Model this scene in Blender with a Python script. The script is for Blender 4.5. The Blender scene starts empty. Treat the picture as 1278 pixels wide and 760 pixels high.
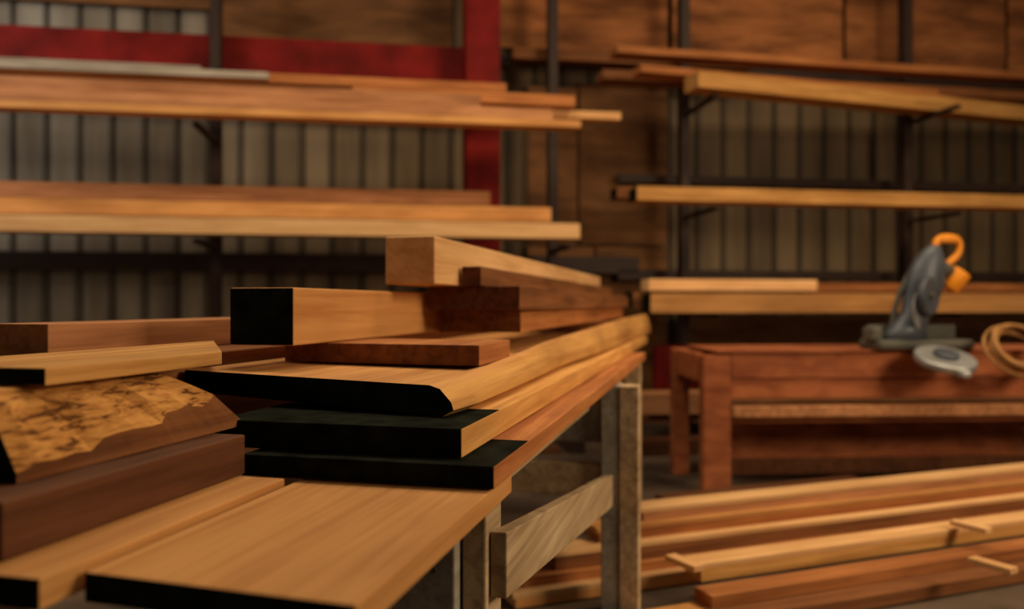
import bpy, bmesh, math, random
from mathutils import Vector, Matrix
random.seed(4)
scene = bpy.context.scene
H = 1.15            # eye height
A = -0.2413         # yaw of the lumber bench
# ------------------------------------------------------------ materials
def nt(name):
    m = bpy.data.materials.new(name); m.use_nodes = True
    n = m.node_tree.nodes; l = m.node_tree.links
    return m, n, l, n['Principled BSDF']

def wood(name, c1, c2, rough=0.7, grain=34.0, dark=0.5, spec=0.15, gs=None, bs=None):
    m, n, l, b = nt(name)
    tc = n.new('ShaderNodeTexCoord'); oi = n.new('ShaderNodeObjectInfo')
    add = n.new('ShaderNodeVectorMath'); add.operation = 'ADD'
    mul = n.new('ShaderNodeVectorMath'); mul.operation = 'SCALE'; mul.inputs['Scale'].default_value = 37.0
    comb = n.new('ShaderNodeCombineXYZ')
    for i in range(3): l.new(oi.outputs['Random'], comb.inputs[i])
    l.new(comb.outputs[0], mul.inputs[0])
    l.new(tc.outputs['Object'], add.inputs[0]); l.new(mul.outputs[0], add.inputs[1])
    mp = n.new('ShaderNodeMapping'); mp.inputs['Scale'].default_value = gs or (grain, 1.3, grain)
    l.new(add.outputs[0], mp.inputs[0])
    no = n.new('ShaderNodeTexNoise'); no.inputs['Scale'].default_value = 1.0
    no.inputs['Detail'].default_value = 8; no.inputs['Roughness'].default_value = 0.62; no.inputs['Distortion'].default_value = 0.6
    l.new(mp.outputs[0], no.inputs['Vector'])
    mp2 = n.new('ShaderNodeMapping'); mp2.inputs['Scale'].default_value = bs or (5, 1.6, 5)
    l.new(add.outputs[0], mp2.inputs[0])
    no2 = n.new('ShaderNodeTexNoise'); no2.inputs['Scale'].default_value = 1.0; no2.inputs['Detail'].default_value = 3
    l.new(mp2.outputs[0], no2.inputs['Vector'])
    r = n.new('ShaderNodeValToRGB')
    r.color_ramp.elements[0].position = 0.34; r.color_ramp.elements[0].color = (*c2, 1)
    r.color_ramp.elements[1].position = 0.60; r.color_ramp.elements[1].color = (*c1, 1)
    l.new(no.outputs['Fac'], r.inputs[0])
    r2 = n.new('ShaderNodeValToRGB')
    r2.color_ramp.elements[0].position = 0.3; r2.color_ramp.elements[0].color = (dark, dark*0.86, dark*0.72, 1)
    r2.color_ramp.elements[1].position = 0.6; r2.color_ramp.elements[1].color = (1, 1, 1, 1)
    l.new(no2.outputs['Fac'], r2.inputs[0])
    mx = n.new('ShaderNodeMix'); mx.data_type = 'RGBA'; mx.blend_type = 'MULTIPLY'; mx.inputs[0].default_value = 0.65
    l.new(r.outputs[0], mx.inputs[6]); l.new(r2.outputs[0], mx.inputs[7])
    hs = n.new('ShaderNodeHueSaturation'); hs.inputs['Saturation'].default_value = 0.97
    mr = n.new('ShaderNodeMapRange'); mr.inputs[3].default_value = 0.80; mr.inputs[4].default_value = 1.10
    l.new(oi.outputs['Random'], mr.inputs[0]); l.new(mr.outputs[0], hs.inputs['Value'])
    l.new(mx.outputs[2], hs.inputs['Color'])
    l.new(hs.outputs[0], b.inputs['Base Color'])
    b.inputs['Roughness'].default_value = rough; b.inputs['Specular IOR Level'].default_value = spec
    bp = n.new('ShaderNodeBump'); bp.inputs['Strength'].default_value = 0.25; bp.inputs['Distance'].default_value = 0.002
    l.new(no.outputs['Fac'], bp.inputs['Height']); l.new(bp.outputs[0], b.inputs['Normal'])
    return m

def plain(name, c, rough=0.6, metal=0.0, var=0.25, scale=6, spec=0.3):
    m, n, l, b = nt(name)
    tc = n.new('ShaderNodeTexCoord'); no = n.new('ShaderNodeTexNoise')
    no.inputs['Scale'].default_value = scale; no.inputs['Detail'].default_value = 5
    l.new(tc.outputs['Object'], no.inputs['Vector'])
    r = n.new('ShaderNodeValToRGB')
    r.color_ramp.elements[0].position = 0.3; r.color_ramp.elements[1].position = 0.7
    r.color_ramp.elements[0].color = (*[x*(1-var) for x in c], 1); r.color_ramp.elements[1].color = (*[x*(1+var) for x in c], 1)
    l.new(no.outputs['Fac'], r.inputs[0]); l.new(r.outputs[0], b.inputs['Base Color'])
    b.inputs['Roughness'].default_value = rough; b.inputs['Metallic'].default_value = metal
    b.inputs['Specular IOR Level'].default_value = spec
    return m

FIR   = wood('fir_wood',   (0.72,0.34,0.098), (0.55,0.225,0.052), dark=0.55)
CEDAR = wood('cedar_wood', (0.54,0.195,0.048), (0.33,0.10,0.022), dark=0.45)
BROWN = wood('brown_wood', (0.29,0.105,0.030), (0.15,0.048,0.013), dark=0.5)
UMBER = wood('umber_wood', (0.15,0.050,0.016), (0.07,0.022,0.007), dark=0.5)
GOLD  = wood('golden_wood',(0.76,0.38,0.10), (0.50,0.215,0.042), dark=0.5)
PALE  = wood('pale_wood',  (0.86,0.50,0.215), (0.68,0.35,0.125), dark=0.65)
PINK  = wood('pink_wood',  (0.60,0.26,0.105), (0.36,0.135,0.045), dark=0.45)
GREYW = wood('weathered_wood', (0.62,0.44,0.25), (0.36,0.24,0.13), rough=0.8, dark=0.6)
GREYP = wood('grey_board', (0.44,0.39,0.31), (0.28,0.235,0.18), rough=0.8)
REDW  = wood('red_stained_wood', (0.50,0.145,0.045), (0.30,0.073,0.024), dark=0.5, gs=(3,14,14))
PLY   = wood('plywood_brown', (0.24,0.100,0.032), (0.12,0.048,0.015), gs=(1.2,4,7), bs=(1.4,1.4,3.0), dark=0.3)
PLYO  = wood('plywood_orange', (0.54,0.185,0.05), (0.29,0.092,0.024), gs=(1.3,4,9), bs=(1.6,1.4,5), dark=0.12)
PAINT = plain('end_sealer', (0.0085,0.0098,0.0062), rough=0.8, var=0.6, scale=18, spec=0.02)
STEEL = plain('dark_steel', (0.036,0.017,0.011), rough=0.6)
REDST = plain('red_steel', (0.17,0.008,0.006), rough=0.65, var=0.45, scale=3, spec=0.12)
CONC  = plain('concrete', (0.095,0.063,0.042), rough=0.9, var=0.4, scale=2.5, spec=0.1)
ALU   = plain('aluminium', (0.40,0.40,0.40), rough=0.45, metal=0.7, var=0.2)
GREYM = plain('grey_casting', (0.075,0.082,0.10), rough=0.42, metal=0.2)
DARKM = plain('dark_casting', (0.085,0.08,0.062), rough=0.5)
ORNG  = plain('orange_plastic', (0.85,0.29,0.015), rough=0.45, var=0.1)
ROPE  = plain('tan_hose', (0.38,0.18,0.055), rough=0.6, var=0.35, scale=14)
WHITE = plain('white_plastic', (0.75,0.73,0.7), rough=0.4, var=0.05)

def bark_mat():
    m, n, l, b = nt('bark_edge')
    tc = n.new('ShaderNodeTexCoord')
    mp = n.new('ShaderNodeMapping'); mp.inputs['Scale'].default_value = (75, 26, 130)
    l.new(tc.outputs['Object'], mp.inputs[0])
    no = n.new('ShaderNodeTexNoise'); no.inputs['Scale'].default_value = 1; no.inputs['Detail'].default_value = 9; no.inputs['Distortion'].default_value = 0.8
    l.new(mp.outputs[0], no.inputs['Vector'])
    mp2 = n.new('ShaderNodeMapping'); mp2.inputs['Scale'].default_value = (14, 6, 18)
    l.new(tc.outputs['Object'], mp2.inputs[0])
    no2 = n.new('ShaderNodeTexNoise'); no2.inputs['Scale'].default_value = 1; no2.inputs['Detail'].default_value = 3
    l.new(mp2.outputs[0], no2.inputs['Vector'])
    ma = n.new('ShaderNodeMath'); ma.operation='MULTIPLY_ADD'; ma.inputs[1].default_value=0.5
    l.new(no2.outputs['Fac'], ma.inputs[0]); 
    sb = n.new('ShaderNodeMath'); sb.operation='SUBTRACT'; sb.inputs[1].default_value=0.25
    l.new(no.outputs['Fac'], sb.inputs[0]); l.new(sb.outputs[0], ma.inputs[2])
    r = n.new('ShaderNodeValToRGB'); e = r.color_ramp.elements
    e[0].position = 0.37; e[0].color = (0.11,0.042,0.012,1)
    e[1].position = 0.64; e[1].color = (0.53,0.25,0.068,1)
    x = e.new(0.46); x.color = (0.38,0.16,0.040,1)
    l.new(ma.outputs[0], r.inputs[0]); l.new(r.outputs[0], b.inputs['Base Color'])
    b.inputs['Roughness'].default_value = 0.85; b.inputs['Specular IOR Level'].default_value = 0.08
    bp = n.new('ShaderNodeBump'); bp.inputs['Strength'].default_value = 0.3; bp.inputs['Distance'].default_value = 0.003
    l.new(no.outputs['Fac'], bp.inputs['Height']); l.new(bp.outputs[0], b.inputs['Normal'])
    return m
BARK = bark_mat()

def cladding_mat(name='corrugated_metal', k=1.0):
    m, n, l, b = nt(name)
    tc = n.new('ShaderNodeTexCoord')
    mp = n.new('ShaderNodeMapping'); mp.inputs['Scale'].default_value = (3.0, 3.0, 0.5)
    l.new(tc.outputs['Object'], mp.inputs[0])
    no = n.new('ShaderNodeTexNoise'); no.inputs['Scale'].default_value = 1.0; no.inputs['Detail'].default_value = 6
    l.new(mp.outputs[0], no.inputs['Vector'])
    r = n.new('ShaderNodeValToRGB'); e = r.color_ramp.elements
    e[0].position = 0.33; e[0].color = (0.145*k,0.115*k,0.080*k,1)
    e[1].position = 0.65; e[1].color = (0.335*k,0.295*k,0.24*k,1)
    l.new(no.outputs['Fac'], r.inputs[0])
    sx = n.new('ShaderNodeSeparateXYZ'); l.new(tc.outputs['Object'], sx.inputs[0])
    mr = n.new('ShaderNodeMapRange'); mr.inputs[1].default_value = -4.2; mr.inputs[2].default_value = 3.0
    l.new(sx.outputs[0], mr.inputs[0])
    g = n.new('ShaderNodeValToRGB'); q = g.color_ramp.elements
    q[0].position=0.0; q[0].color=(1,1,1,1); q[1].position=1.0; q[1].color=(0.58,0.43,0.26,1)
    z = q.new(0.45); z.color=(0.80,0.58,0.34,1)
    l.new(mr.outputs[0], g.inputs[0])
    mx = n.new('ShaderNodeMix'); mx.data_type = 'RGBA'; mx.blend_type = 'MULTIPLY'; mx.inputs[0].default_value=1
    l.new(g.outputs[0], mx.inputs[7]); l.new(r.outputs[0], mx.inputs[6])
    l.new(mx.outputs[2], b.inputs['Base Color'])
    b.inputs['Roughness'].default_value = 0.65; b.inputs['Metallic'].default_value = 0.0
    return m
CLAD = cladding_mat(); CLADR = cladding_mat('corrugated_rib_dark', 0.38)  # ribs use the cladding colours scaled darker

# ------------------------------------------------------------ geometry helpers
def link(me, name, mats, loc=(0,0,0), rz=0.0, bevel=0.0, parent=None, rot=None):
    o = bpy.data.objects.new(name, me); scene.collection.objects.link(o)
    for m in mats: me.materials.append(m)
    o.location = loc; o.rotation_euler = rot if rot else (0,0,rz)
    if bevel:
        bv = o.modifiers.new('bevel','BEVEL'); bv.width = bevel; bv.segments = 2; bv.limit_method='ANGLE'
    if parent: o.parent = parent
    return o

def empty(name, loc=(0,0,0), rz=0.0):
    e = bpy.data.objects.new(name, None); scene.collection.objects.link(e)
    e.location = loc; e.rotation_euler = (0,0,rz); e.empty_display_size = 0.1
    return e

def cart(t, s, z=0.0):
    c, si = math.cos(A), math.sin(A)
    return (t*c - s*si, t*si + s*c, z)

def loft(name, sections, mats, loc, rz, fm=None, bevel=0.0, end=1, parent=None, smooth=False):
    bm = bmesh.new(); rows = []
    for s in sections: rows.append([bm.verts.new(p) for p in s])
    k = len(rows[0])
    for a, b in zip(rows[:-1], rows[1:]):
        for i in range(k):
            f = bm.faces.new((a[i], b[i], b[(i+1)%k], a[(i+1)%k]))
            f.material_index = fm.get(i, 0) if fm else 0
            if smooth: f.smooth = True
    f = bm.faces.new(rows[0]); f.material_index = end
    f = bm.faces.new(list(reversed(rows[-1]))); f.material_index = end
    bmesh.ops.recalc_face_normals(bm, faces=bm.faces)
    me = bpy.data.meshes.new(name); bm.to_mesh(me); bm.free()
    return link(me, name, mats, loc, rz, bevel, parent)

def board(name, t, s, w, h, L, z, mat=FIR, endm=PAINT, sk0=0.0, sk1=0.0, yaw=0.0, loc=None, ang=None, bevel=0.0025, parent=None, slop=0.0, tilt=0.0):
    """right near lower corner at bench coords (t,s) (or loc); extends left w, along L, up h"""
    if loc is None: loc = cart(t, s, z); ang = A + yaw
    secs = []
    def sec(y0, y1):
        return [(-w,y0,tilt),(0,y1,0),(0,y1,h),(-w,y0,h+tilt)]
    ys = [(sk0, 0.0)]
    if slop: ys.append((sk0+slop, slop))
    N = 4
    for i in range(1, N):
        f = i/N
        yy = L*f
        if slop and yy <= slop+0.02: continue
        ys.append((yy+sk0*(1-f)+sk1*f, yy))
    ys.append((L+sk1, L))
    for a,b in ys: secs.append(sec(a,b))
    o = loft(name, secs, [mat, endm], loc, ang, None, bevel, 1, parent)
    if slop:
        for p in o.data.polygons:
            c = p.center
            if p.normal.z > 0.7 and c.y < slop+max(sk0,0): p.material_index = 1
    return o

def box(name, x0,x1,y0,y1,z0,z1, mat, loc=(0,0,0), rz=0, bevel=0.0, parent=None, rot=None):
    bm = bmesh.new()
    v = [bm.verts.new(p) for p in [(x0,y0,z0),(x1,y0,z0),(x1,y1,z0),(x0,y1,z0),(x0,y0,z1),(x1,y0,z1),(x1,y1,z1),(x0,y1,z1)]]
    for f in [(0,3,2,1),(4,5,6,7),(0,1,5,4),(1,2,6,5),(2,3,7,6),(3,0,4,7)]: bm.faces.new([v[i] for i in f])
    me = bpy.data.meshes.new(name); bm.to_mesh(me); bm.free()
    return link(me, name, [mat], loc, rz, bevel, parent, rot)

def cyl(name, r, h, mat, loc, rot=(0,0,0), parent=None, r2=None, seg=32, bevel=0.0):
    bm = bmesh.new()
    bmesh.ops.create_cone(bm, cap_ends=True, segments=seg, radius1=r, radius2=r if r2 is None else r2, depth=h)
    me = bpy.data.meshes.new(name); bm.to_mesh(me); bm.free()
    o = link(me, name, [mat], loc, 0, bevel, parent, rot)
    for p in me.polygons: p.use_smooth = len(p.vertices) == 4
    return o

def tube(name, pts, r, mat, loc=(0,0,0), rot=(0,0,0), parent=None, cyclic=False):
    cu = bpy.data.curves.new(name,'CURVE'); cu.dimensions='3D'; cu.bevel_depth = r; cu.bevel_resolution = 3
    sp = cu.splines.new('NURBS'); sp.points.add(len(pts)-1)
    for i,p in enumerate(pts): sp.points[i].co = (*p,1)
    sp.use_cyclic_u = cyclic; sp.use_endpoint_u = not cyclic; sp.order_u = 3
    cu.materials.append(mat)
    o = bpy.data.objects.new(name, cu); scene.collection.objects.link(o)
    o.location = loc; o.rotation_euler = rot
    if parent: o.parent = parent
    return o

# ------------------------------------------------------------ room shell
WK = 0.157; WA = math.atan(WK); WY = 7.6
box('floor', -12, 14, -4, 12, -0.1, 0.0, CONC)
bm = bmesh.new(); prof = []
x = -10.0; i = 0
while x < 12:
    prof += [(x,0),(x+0.205,0),(x+0.213,-0.025),(x+0.238,-0.025),(x+0.246,0)]
    x += 0.27
vb = [bm.verts.new((a,b,0)) for a,b in prof]; vt = [bm.verts.new((a,b,5.2)) for a,b in prof]
for i in range(len(prof)-1):
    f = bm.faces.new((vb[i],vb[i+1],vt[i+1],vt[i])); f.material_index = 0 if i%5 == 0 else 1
me = bpy.data.meshes.new('wall_back'); bm.to_mesh(me); bm.free()
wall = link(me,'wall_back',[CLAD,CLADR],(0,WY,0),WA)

def wx(u, y0, k=WK):
    y = y0/(1-k*u); return u*y, y
def wl(x0,x1,y0,z0,z1,d,mat,name,bevel=0.004):
    c = math.cos(WA)
    return box(name, x0/c, x1/c, 0, d, z0, z1, mat, (0,y0,0), WA, bevel)

for a,b,z0,z1 in [(0.15,0.78,0,1.7),(0.80,1.50,0,1.7),(0.15,0.62,1.72,3.2),(0.64,1.50,1.72,3.25)]:
    wl(a, b, 7.5, z0, z1, 0.03, PLY, 'plywood_sheet')
for i,(a,b) in enumerate([(-2.6,-0.55),(-0.2,1.5),(1.55,3.3),(3.34,5.1),(5.14,7.5)]):
    wl(a, b, 7.48, 3.50+0.05*(i%2), 5.0, 0.03, PLYO if i else PLY, 'plywood_sheet')
wl(-9, -2.65, 7.48, 3.75, 5.0, 0.03, PLY, 'plywood_sheet')
wl(1.6, 8, 7.45, 0.0, 1.05, 0.04, PLY, 'plywood_sheet')
for z0,z1,a,b in [(1.44,1.60,-9,1.2),(1.38,1.48,1.0,9),(2.30,2.38,1.0,9),(3.35,3.45,-9,9)]:
    wl(a,b,7.37,z0,z1,0.08,STEEL,'wall_girt')
rf = empty('red_steel_frame')
for args in [(-9,-0.4,7.14,3.02,3.42,0.18),(-0.385,-0.10,6.8,0.0,5.0,0.34)]:
    o = wl(*args, REDST, 'beam'); o.parent = rf
o = wl(1.22, 1.75, 6.6, 0.42, 0.80, 0.1, REDST, 'foot'); o.parent = rf
for u in (-0.371, 0.052, 0.217, 0.496):
    x,y = wx(u, 6.98)
    r = empty('cantilever_rack_post',(x,y,0),WA)
    box('post',-0.04,0.04,0,0.12,0,4.6,STEEL,parent=r,bevel=0.004)
    for z in ([2.512,1.645,0.9] if u<0 else ([2.885,1.96,1.08] if u>0.1 else [1.64])):
        box('arm',-0.025,0.025,-0.66,0,z-0.04,z-0.005,STEEL,parent=r,bevel=0.004)
    box('foot',-0.06,0.06,-0.9,0.1,0,0.1,STEEL,parent=r,bevel=0.004)

# ------------------------------------------------------------ rack lumber
def rack(u0, v0, u1, h, w, y0, mat, k=WK, z=None, endm=None, nm='rack_board'):
    x0,ya = wx(u0,y0,k); x1,yb = wx(u1,y0,k)
    if z is None: z = H + (380-v0)/1000*(ya) - h
    L = math.hypot(x1-x0, yb-ya); ang = math.atan2(-(x1-x0),(yb-ya))
    return board(nm,0,0,w,h,L,0,mat,endm or mat,loc=(x0,ya,z),ang=ang)
U = lambda p: (p-639)/1000
def left_rack(uend, vtop, h, w, y0, mat, ustart=-0.9, endm=None):
    x1,yb = wx(U(uend),y0); z = H+(380-vtop)/1000*yb-h
    return rack(ustart,0,U(uend),h,w,y0,mat,z=z,endm=endm)
def right_rack(ust, vtop, h, w, y0, mat, k=WK, uend=0.90, endm=None):
    return rack(U(ust),vtop,uend,h,w,y0,mat,k=k,endm=endm)
# upper left shelf
left_rack(775,140,0.06,0.11,6.22,PALE,ustart=U(560))
left_rack(725,150,0.055,0.15,6.0,FIR)
left_rack(690,136,0.085,0.11,6.0,PINK)
left_rack(718,119,0.085,0.25,6.12,CEDAR,ustart=U(440))
left_rack(600,118,0.10,0.25,6.10,PINK,ustart=-0.9)
left_rack(632,104,0.07,0.20,6.4,CEDAR)
left_rack(335,90,0.05,0.25,6.36,GREYP)
left_rack(250,82,0.04,0.16,6.62,GREYP)
# middle left shelf
left_rack(724,279,0.115,0.20,6.0,PALE)
left_rack(688,259,0.115,0.22,6.22,FIR)
left_rack(652,262,0.10,0.05,6.45,PALE)
left_rack(612,239,0.115,0.22,6.5,PINK)
# upper right
right_rack(872,88,0.13,0.22,5.9,GOLD,k=0.34,uend=0.70)
right_rack(800,80,0.06,0.2,6.25,CEDAR,k=0.28,uend=0.70)
right_rack(770,56,0.06,0.2,6.5,CEDAR,k=0.20,uend=0.75)
right_rack(752,86,0.08,0.2,6.68,BROWN,k=0.17)
right_rack(640,58,0.10,0.15,7.16,BROWN,k=0.157,uend=0.3)
# middle right
right_rack(795,232,0.11,0.22,6.1,GOLD,endm=PAINT)
right_rack(770,233,0.09,0.2,6.4,BROWN,endm=PAINT)
# lower right
right_rack(812,366,0.15,0.22,5.95,FIR,endm=PAINT)
right_rack(790,364,0.13,0.22,6.2,BROWN,endm=PAINT)
right_rack(810,348,0.09,0.2,6.1,PALE,uend=U(1020))
right_rack(1000,353,0.07,0.2,6.35,CEDAR)
for i in range(3):
    left_rack(700-20*i,560-6*i,0.12,0.24,6.1+0.26*i,UMBER)
for i in range(3):
    right_rack(800+10*i,492+8*(i%2),0.16,0.24,6.0+0.28*i,[PINK,BROWN,UMBER,UMBER][i])
for i in range(3):
    right_rack(800+10*i,550+8*(i%2),0.22,0.24,5.9+0.28*i,UMBER)
    right_rack(790+10*i,600+8*(i%2),0.10,0.24,5.85+0.28*i,UMBER,uend=0.8)
cyl('white_pipe',0.035,1.02,WHITE,(-3.16,5.05,0.51))

# ------------------------------------------------------------ bench under main stack
bench = empty('lumber_bench', cart(0,0,0), A)
def bb(n,t0,t1,s0,s1,z0,z1,m=GREYW,bv=0.004): return box(n,t0,t1,s0,s1,z0,z1,m,parent=bench,bevel=bv)
bb('near_leg',-0.415,-0.372,1.325,1.43,0,0.818)
bb('near_leg_left',-1.46,-1.42,1.325,1.43,0,0.818)
bb('near_cross',-1.42,-0.418,1.34,1.38,0.60,0.75,GREYP)
bb('near_gusset',-0.62,-0.417,1.29,1.324,0.42,0.78,GREYP)
bb('near_cross_low',-1.42,-0.418,1.34,1.38,0.15,0.27)
cyl('gusset_screw',0.006,0.006,DARKM,(-0.455,1.288,0.70),(math.pi/2,0,0),parent=bench)
bb('far_leg_outer',-0.318,-0.248,2.92,3.02,0,0.853)
bb('far_leg_inner',-0.385,-0.320,2.925,3.06,0,0.853,GREYP)
bb('far_leg_left',-1.50,-1.40,2.92,3.02,0,0.853)
bb('far_cross',-1.40,-0.388,2.95,2.99,0.64,0.853,GREYP)
bb('far_cross_low',-1.40,-0.388,2.95,2.99,0.44,0.56)
bb('end_leg',-0.42,-0.34,4.10,4.18,0,0.853)
bb('end_leg_left',-1.50,-1.40,4.10,4.18,0,0.853)
bb('end_cross',-1.40,-0.42,4.12,4.16,0.70,0.853)
bb('top_rail',-0.47,-0.43,1.45,4.2,0.76,0.853)
bb('top_rail_left',-1.46,-1.42,1.45,4.2,0.76,0.853)
def brace(name,t0,t1,s0,za,s1,zb,h):
    return loft(name,[[(t0,s0,za-h),(t1,s0,za-h),(t1,s0,za),(t0,s0,za)],[(t0,s1,zb-h),(t1,s1,zb-h),(t1,s1,zb),(t0,s1,zb)]],[GREYW],(0,0,0),0,None,0.003,0,bench)
brace('brace',-0.370,-0.340,1.345,0.755,2.92,0.53,0.115)
brace('brace_left',-1.46,-1.42,1.44,0.745,2.91,0.50,0.115)

# ------------------------------------------------------------ main stack on bench
board('wooden_board',-0.337,0.728,0.335,0.034,0.64,0.820,FIR,sk0=0.02)
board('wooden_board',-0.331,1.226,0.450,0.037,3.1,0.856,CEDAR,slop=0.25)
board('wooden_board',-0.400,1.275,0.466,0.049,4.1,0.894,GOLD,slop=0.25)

secs = []
stn = [(0.0,0.455,0.0,0.0),(0.12,0.452,0.004,0.0),(0.35,0.447,0.012,0.0),(0.7,0.45,0.022,0.0),(1.1,0.45,0.034,0.0),(1.7,0.44,0.05,0.0),(2.4,0.43,0.062,0.0),(3.2,0.42,0.075,0.0),(4.3,0.40,0.085,0.0)]
T0 = -0.455
for i,(s,te,rise,_) in enumerate(stn):
    wob = 0.008*math.sin(s*5.1)+0.005*math.sin(s*11)
    e = -te - T0 + wob
    sk = 0.12*(1-s/4.3)
    lift = 0.012*(1-s/4.3)
    secs.append([(-0.65,s+sk,0.006+lift),(e-0.02,s,0.0),(e,s,0.012),(e-0.004,s,0.026+rise*0.5),(e-0.028,s+0.005,0.050+rise),(e-0.05,s+0.01,0.056+rise*0.95),(-0.085,s+0.02,0.056),(-0.65,s+sk,0.052+lift)])
loft('live_edge_slab',secs,[FIR,PAINT,GOLD],cart(T0,1.400,0.944),A,{1:2,2:2,3:2,4:0},0.0,1,None)

board('wooden_board',-0.510,1.76,0.51,0.048,0.29,1.009,CEDAR,endm=BROWN,sk0=0.03)  # end coloured darker to carry its shade beside the lit top
board('wooden_board',-0.530,4.20,0.49,0.048,0.20,1.008,BROWN,endm=BROWN)
board('wooden_board',-0.600,2.56,0.285,0.073,3.2,1.058,CEDAR,endm=BROWN)
board('wooden_board',-0.575,2.437,0.30,0.076,3.45,1.132,BROWN,endm=UMBER)
board('wooden_board',-0.690,2.40,0.062,0.060,3.5,1.209,BROWN,endm=UMBER)
board('timber_beam',-0.765,2.18,0.152,0.138,3.6,1.209,PALE,endm=PALE,bevel=0.004)
board('timber_beam',-0.898,1.614,0.160,0.130,0.99,1.058,FIR,bevel=0.004)

# left pile
board('wooden_board',-0.680,0.695,0.44,0.034,0.50,0.829,FIR)
board('timber_beam',-0.762,0.728,0.30,0.066,0.480,0.864,UMBER,endm=UMBER)  # umber colour stands in for shade from the main stack
board('timber_beam',-1.08,0.728,0.40,0.066,0.48,0.864,UMBER)
secs=[]
for i in range(16):
    f=i/15; s=f*0.33
    wob=0.005*math.sin(i*1.3)+0.003*math.sin(i*2.7)
    low=0.012+0.050*f+wob
    def S(z): return s+0.17*f*(1-z/0.108)
    za,zb=low+(0.108-low)*0.45,low+(0.108-low)*0.8
    secs.append([(-0.60,S(0),0),(0,S(0),0),(0.004*math.sin(i),S(low),low),(-0.022+wob*0.6,S(za),za),(-0.045+wob,S(zb),zb),(-0.075+wob,s,0.108),(-0.60,s,0.108)])
loft('live_edge_slab',secs,[BROWN,PAINT,BARK,GOLD],cart(-0.821,0.805,0.931),A,{2:2,3:2,4:2,5:3},0.0,1)
board('wooden_board',-0.861,0.89,0.275,0.024,0.40,1.041,GOLD,sk1=0.38)
board('wooden_board',-1.282,1.332,0.15,0.070,3.0,1.041,PINK,endm=CEDAR)
board('wooden_board',-1.12,1.33,0.34,0.09,2.9,0.949,BROWN)
board('wooden_board',-1.12,1.29,0.36,0.09,2.9,0.857,BROWN)

# ------------------------------------------------------------ red work table
TY=4.85; tb = empty('red_work_table',(1.14,TY,0),math.atan(0.06))
def rt(n,*a,m=REDW): return box(n,*a,m,parent=tb,bevel=0.005)
rt('front_leg',0.02,0.19,0.0,0.09,0,0.84)
rt('back_leg',-0.02,0.09,0.55,0.64,0,0.855)
rt('front_leg_right',3.2,3.36,0,0.09,0,0.84)
rt('back_leg_right',3.2,3.3,0.55,0.64,0,0.855)
rt('front_rail',0.195,3.2,0.01,0.05,0.70,0.85)
rt('front_rail_lower',0.195,3.2,0.02,0.05,0.575,0.695)
rt('back_rail',0.095,3.2,0.6,0.64,0.62,0.85)
rt('end_rail',0.0,0.05,0.09,0.55,0.68,0.85)
rt('top',0.10,3.4,0.0,0.66,0.856,0.872)
rt('lower_shelf',0.195,3.2,0.06,0.6,0.42,0.46)
rt('shelf_boards',0.2,3.19,0.0,0.2,0.462,0.53,m=PINK)
rt('back_panel',0.2,2.4,0.5,0.53,0.06,0.40)
rt('stretcher',0.195,3.2,0.3,0.34,0.05,0.15,m=UMBER)
top_z=0.872

# miter saw
ms = empty('miter_saw',(2.64,5.00,top_z+0.001),0.1)
def sbox(n,*a,m=GREYM,bv=0.008,rot=None,loc=(0,0,0)): return box(n,*a,m,loc=loc,parent=ms,bevel=bv,rot=rot)
sbox('base',-0.42,0.20,-0.10,0.16,0,0.06,m=DARKM,bv=0.02)
sbox('fence_left',-0.40,-0.14,0.06,0.09,0.06,0.15,m=DARKM)
sbox('fence_right',-0.02,0.18,0.06,0.09,0.06,0.15,m=DARKM)
cyl('turntable',0.17,0.05,ALU,(-0.11,-0.26,-0.05),(0.36,0,0),parent=ms,bevel=0.012)
cyl('table_hub',0.07,0.03,GREYM,(-0.11,-0.272,-0.015),(0.36,0,0),parent=ms,bevel=0.01)
sbox('miter_lock_arm',-0.14,-0.08,-0.46,-0.38,-0.14,-0.10,m=ALU,bv=0.012)
def sec_el(cx,cz,rx,ry,tilt):
    out=[]
    for i in range(16):
        a=2*math.pi*i/16
        out.append((cx+rx*math.cos(a),ry*math.sin(a),cz+rx*math.cos(a)*tilt))
    return out
body=[sec_el(-0.22,0.05,0.17,0.09,0),sec_el(-0.19,0.12,0.12,0.08,0),sec_el(-0.13,0.22,0.09,0.075,-.1),sec_el(-0.09,0.34,0.11,0.08,-.2),sec_el(-0.06,0.44,0.12,0.08,-.25),sec_el(-0.035,0.53,0.10,0.07,-.25),sec_el(-0.015,0.60,0.065,0.05,-.25),sec_el(0.0,0.645,0.03,0.03,-.2)]
loft('swing_arm',body,[GREYM],(0,0,0),0,None,0,0,ms,True)
cyl('blade_guard',0.12,0.04,GREYM,(-0.10,-0.09,0.33),(math.pi/2,0,0.6),parent=ms,bevel=0.012)
cyl('blade',0.12,0.005,ALU,(-0.13,-0.06,0.24),(math.pi/2,0,0.6),parent=ms)
cyl('arbor',0.022,0.03,DARKM,(-0.10,-0.12,0.33),(math.pi/2,0,0.6),parent=ms,bevel=0.005)
cyl('motor',0.062,0.14,ORNG,(0.13,0.0,0.43),(0.25,0.6,0),parent=ms,bevel=0.015)
cyl('motor_cap',0.05,0.06,DARKM,(0.07,0.0,0.50),(0.25,0.6,0),parent=ms,bevel=0.01)
tube('handle',[(-0.0,0,0.62),(0.0,0,0.675),(0.06,0,0.70),(0.15,0,0.69),(0.165,0,0.63),(0.14,0,0.57),(0.08,0,0.53)],0.022,ORNG,parent=ms)
sbox('handle_top',0.02,0.15,-0.025,0.025,0.66,0.71,m=ORNG,bv=0.015)
tube('spring_lever',[(-0.29,0.02,0.06),(-0.27,0.02,0.16),(-0.24,0.02,0.30),(-0.16,0.02,0.48),(-0.06,0,0.6)],0.018,DARKM,parent=ms)
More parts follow.
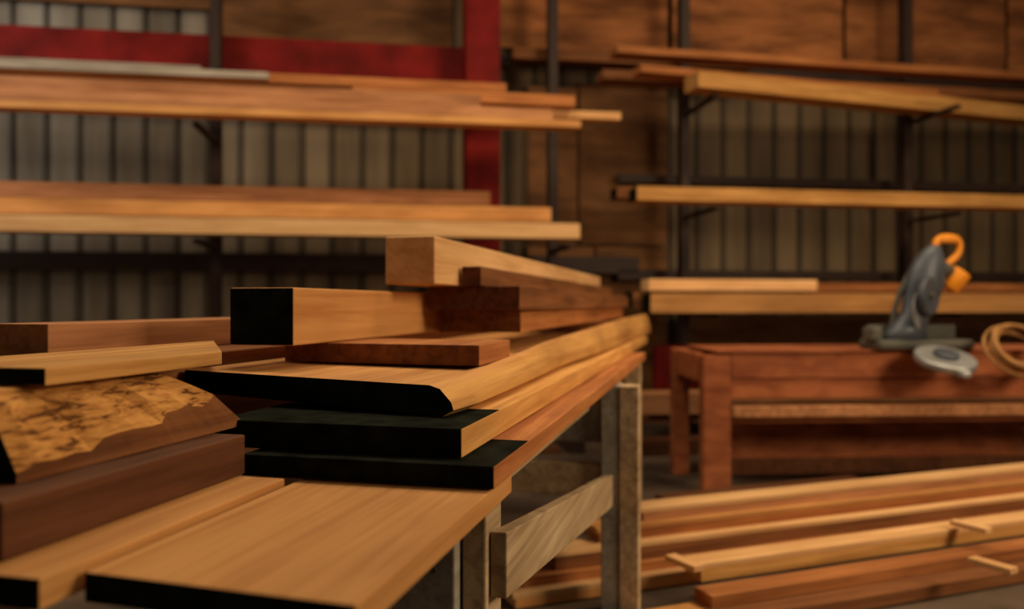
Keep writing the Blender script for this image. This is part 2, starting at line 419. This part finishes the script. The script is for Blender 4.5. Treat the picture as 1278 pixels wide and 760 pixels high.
sbox('side_clamp',-0.45,-0.37,-0.06,0.06,0.05,0.14,m=DARKM,bv=0.02)

hose=[]
for i in range(260):
    a=i/260*2*math.pi*7
    r=0.145+0.022*math.sin(i*0.07)+0.012*math.sin(a*0.5)
    hose.append((r*math.cos(a)*1.2, 0.035*math.sin(i*0.05), r*math.sin(a)))
hose.append((0.3,-0.02,-0.10)); hose.append((0.5,-0.0,-0.12))
tube('coiled_air_hose',hose,0.011,ROPE,(3.03,4.78,0.89),(math.radians(-35),0,0.2))

# ------------------------------------------------------------ floor pile lower right
PD = Vector((0.933,0.359)); pang = math.atan2(-PD.x,PD.y)
def pile(u,v,z,h,w,mat,lit_top=None,nm='stacked_board'):
    y=(H-z)*1000/(v-380); x=u*y
    if lit_top:
        board(nm,0,0,w,0.020,3.3,0,lit_top,lit_top,loc=(x,y,z-0.020),ang=pang); z-=0.021  # thin pale layer stands in for overhead light on the tops
    return board(nm,0,0,w,h,3.3,0,mat,mat,loc=(x+0.01,y+0.004,z-h),ang=pang)
pile(U(800),635,0.285,0.04,0.12,PINK,PALE)
pile(U(790),657,0.222,0.05,0.12,BROWN)
pile(U(745),660,0.232,0.04,0.14,CEDAR,FIR)
pile(U(690),690,0.172,0.05,0.14,BROWN,PALE)
pile(U(650),722,0.10,0.045,0.13,CEDAR)
pile(U(872),704,0.160,0.05,0.11,GOLD,PALE)
pile(U(640),742,0.062,0.035,0.16,FIR,PALE)
pile(U(885),745,0.10,0.05,0.11,CEDAR)
pile(U(900),775,0.056,0.05,0.12,BROWN)
pile(U(700),800,0.05,0.045,0.14,FIR)
for x,y,L,m in [(0.62,3.75,2.8,BROWN),(0.80,4.04,1.3,UMBER)]:
    board('stacked_board',0,0,0.15,0.05,L,0,m,m,loc=(x,y,0.11),ang=pang)
    board('stacked_board',0,0,0.15,0.10,L,0,UMBER,UMBER,loc=(x,y,0.002),ang=pang)
for u,v,z in [(U(845),702,0.175),(U(1200),657,0.177),(U(1225),705,0.162)]:
    y=(H-z)*1000/(v-380); x=u*y
    box('sticker_strip',-0.025,0.025,-0.12,0.04,0.0,0.022,PALE,loc=(x,y,z),rz=pang+math.pi/2+0.15,bevel=0.002)

# ------------------------------------------------------------ lights
def area(name,loc,target,size,power,col,sy=None):
    ld=bpy.data.lights.new(name,'AREA'); ld.energy=power; ld.color=col; ld.size=size
    if sy: ld.shape='RECTANGLE'; ld.size_y=sy
    o=bpy.data.objects.new(name,ld); scene.collection.objects.link(o); o.location=loc
    d=Vector(target)-Vector(loc); o.rotation_euler=d.to_track_quat('-Z','Y').to_euler()
    return o
area('key_light',(4.6,1.0,2.8),(-0.3,2.5,0.9),1.6,152,(1.0,0.77,0.49))  # unseen key lamp for the right-hand board sides, not a door
area('ceiling_light_1',(-0.6,3.6,4.9),(-0.8,3.0,0),2.2,118,(1.0,0.80,0.53),0.8)
area('ceiling_light_2',(3.0,4.2,4.9),(3.0,4.6,0),2.5,105,(1.0,0.78,0.50),0.8)
area('window_light',(-5.5,3.5,3.4),(-3,7,2.0),1.6,72,(1.0,0.90,0.78))
w=bpy.data.worlds.new('World'); scene.world=w; w.use_nodes=True
w.node_tree.nodes['Background'].inputs[0].default_value=(0.95,0.79,0.60,1)
w.node_tree.nodes['Background'].inputs[1].default_value=0.11

scene.view_settings.view_transform='Standard'
scene.view_settings.look='None'
# ------------------------------------------------------------ camera
cd=bpy.data.cameras.new('camera'); cam=bpy.data.objects.new('camera',cd); scene.collection.objects.link(cam)
cam.location=(0,0,H); cam.rotation_euler=(math.pi/2,0,0)
cd.sensor_width=36; cd.lens=36*1000/1278; cd.clip_start=0.05; cd.clip_end=100
cd.dof.use_dof=True; cd.dof.focus_distance=1.55; cd.dof.aperture_fstop=1.7
scene.camera=cam
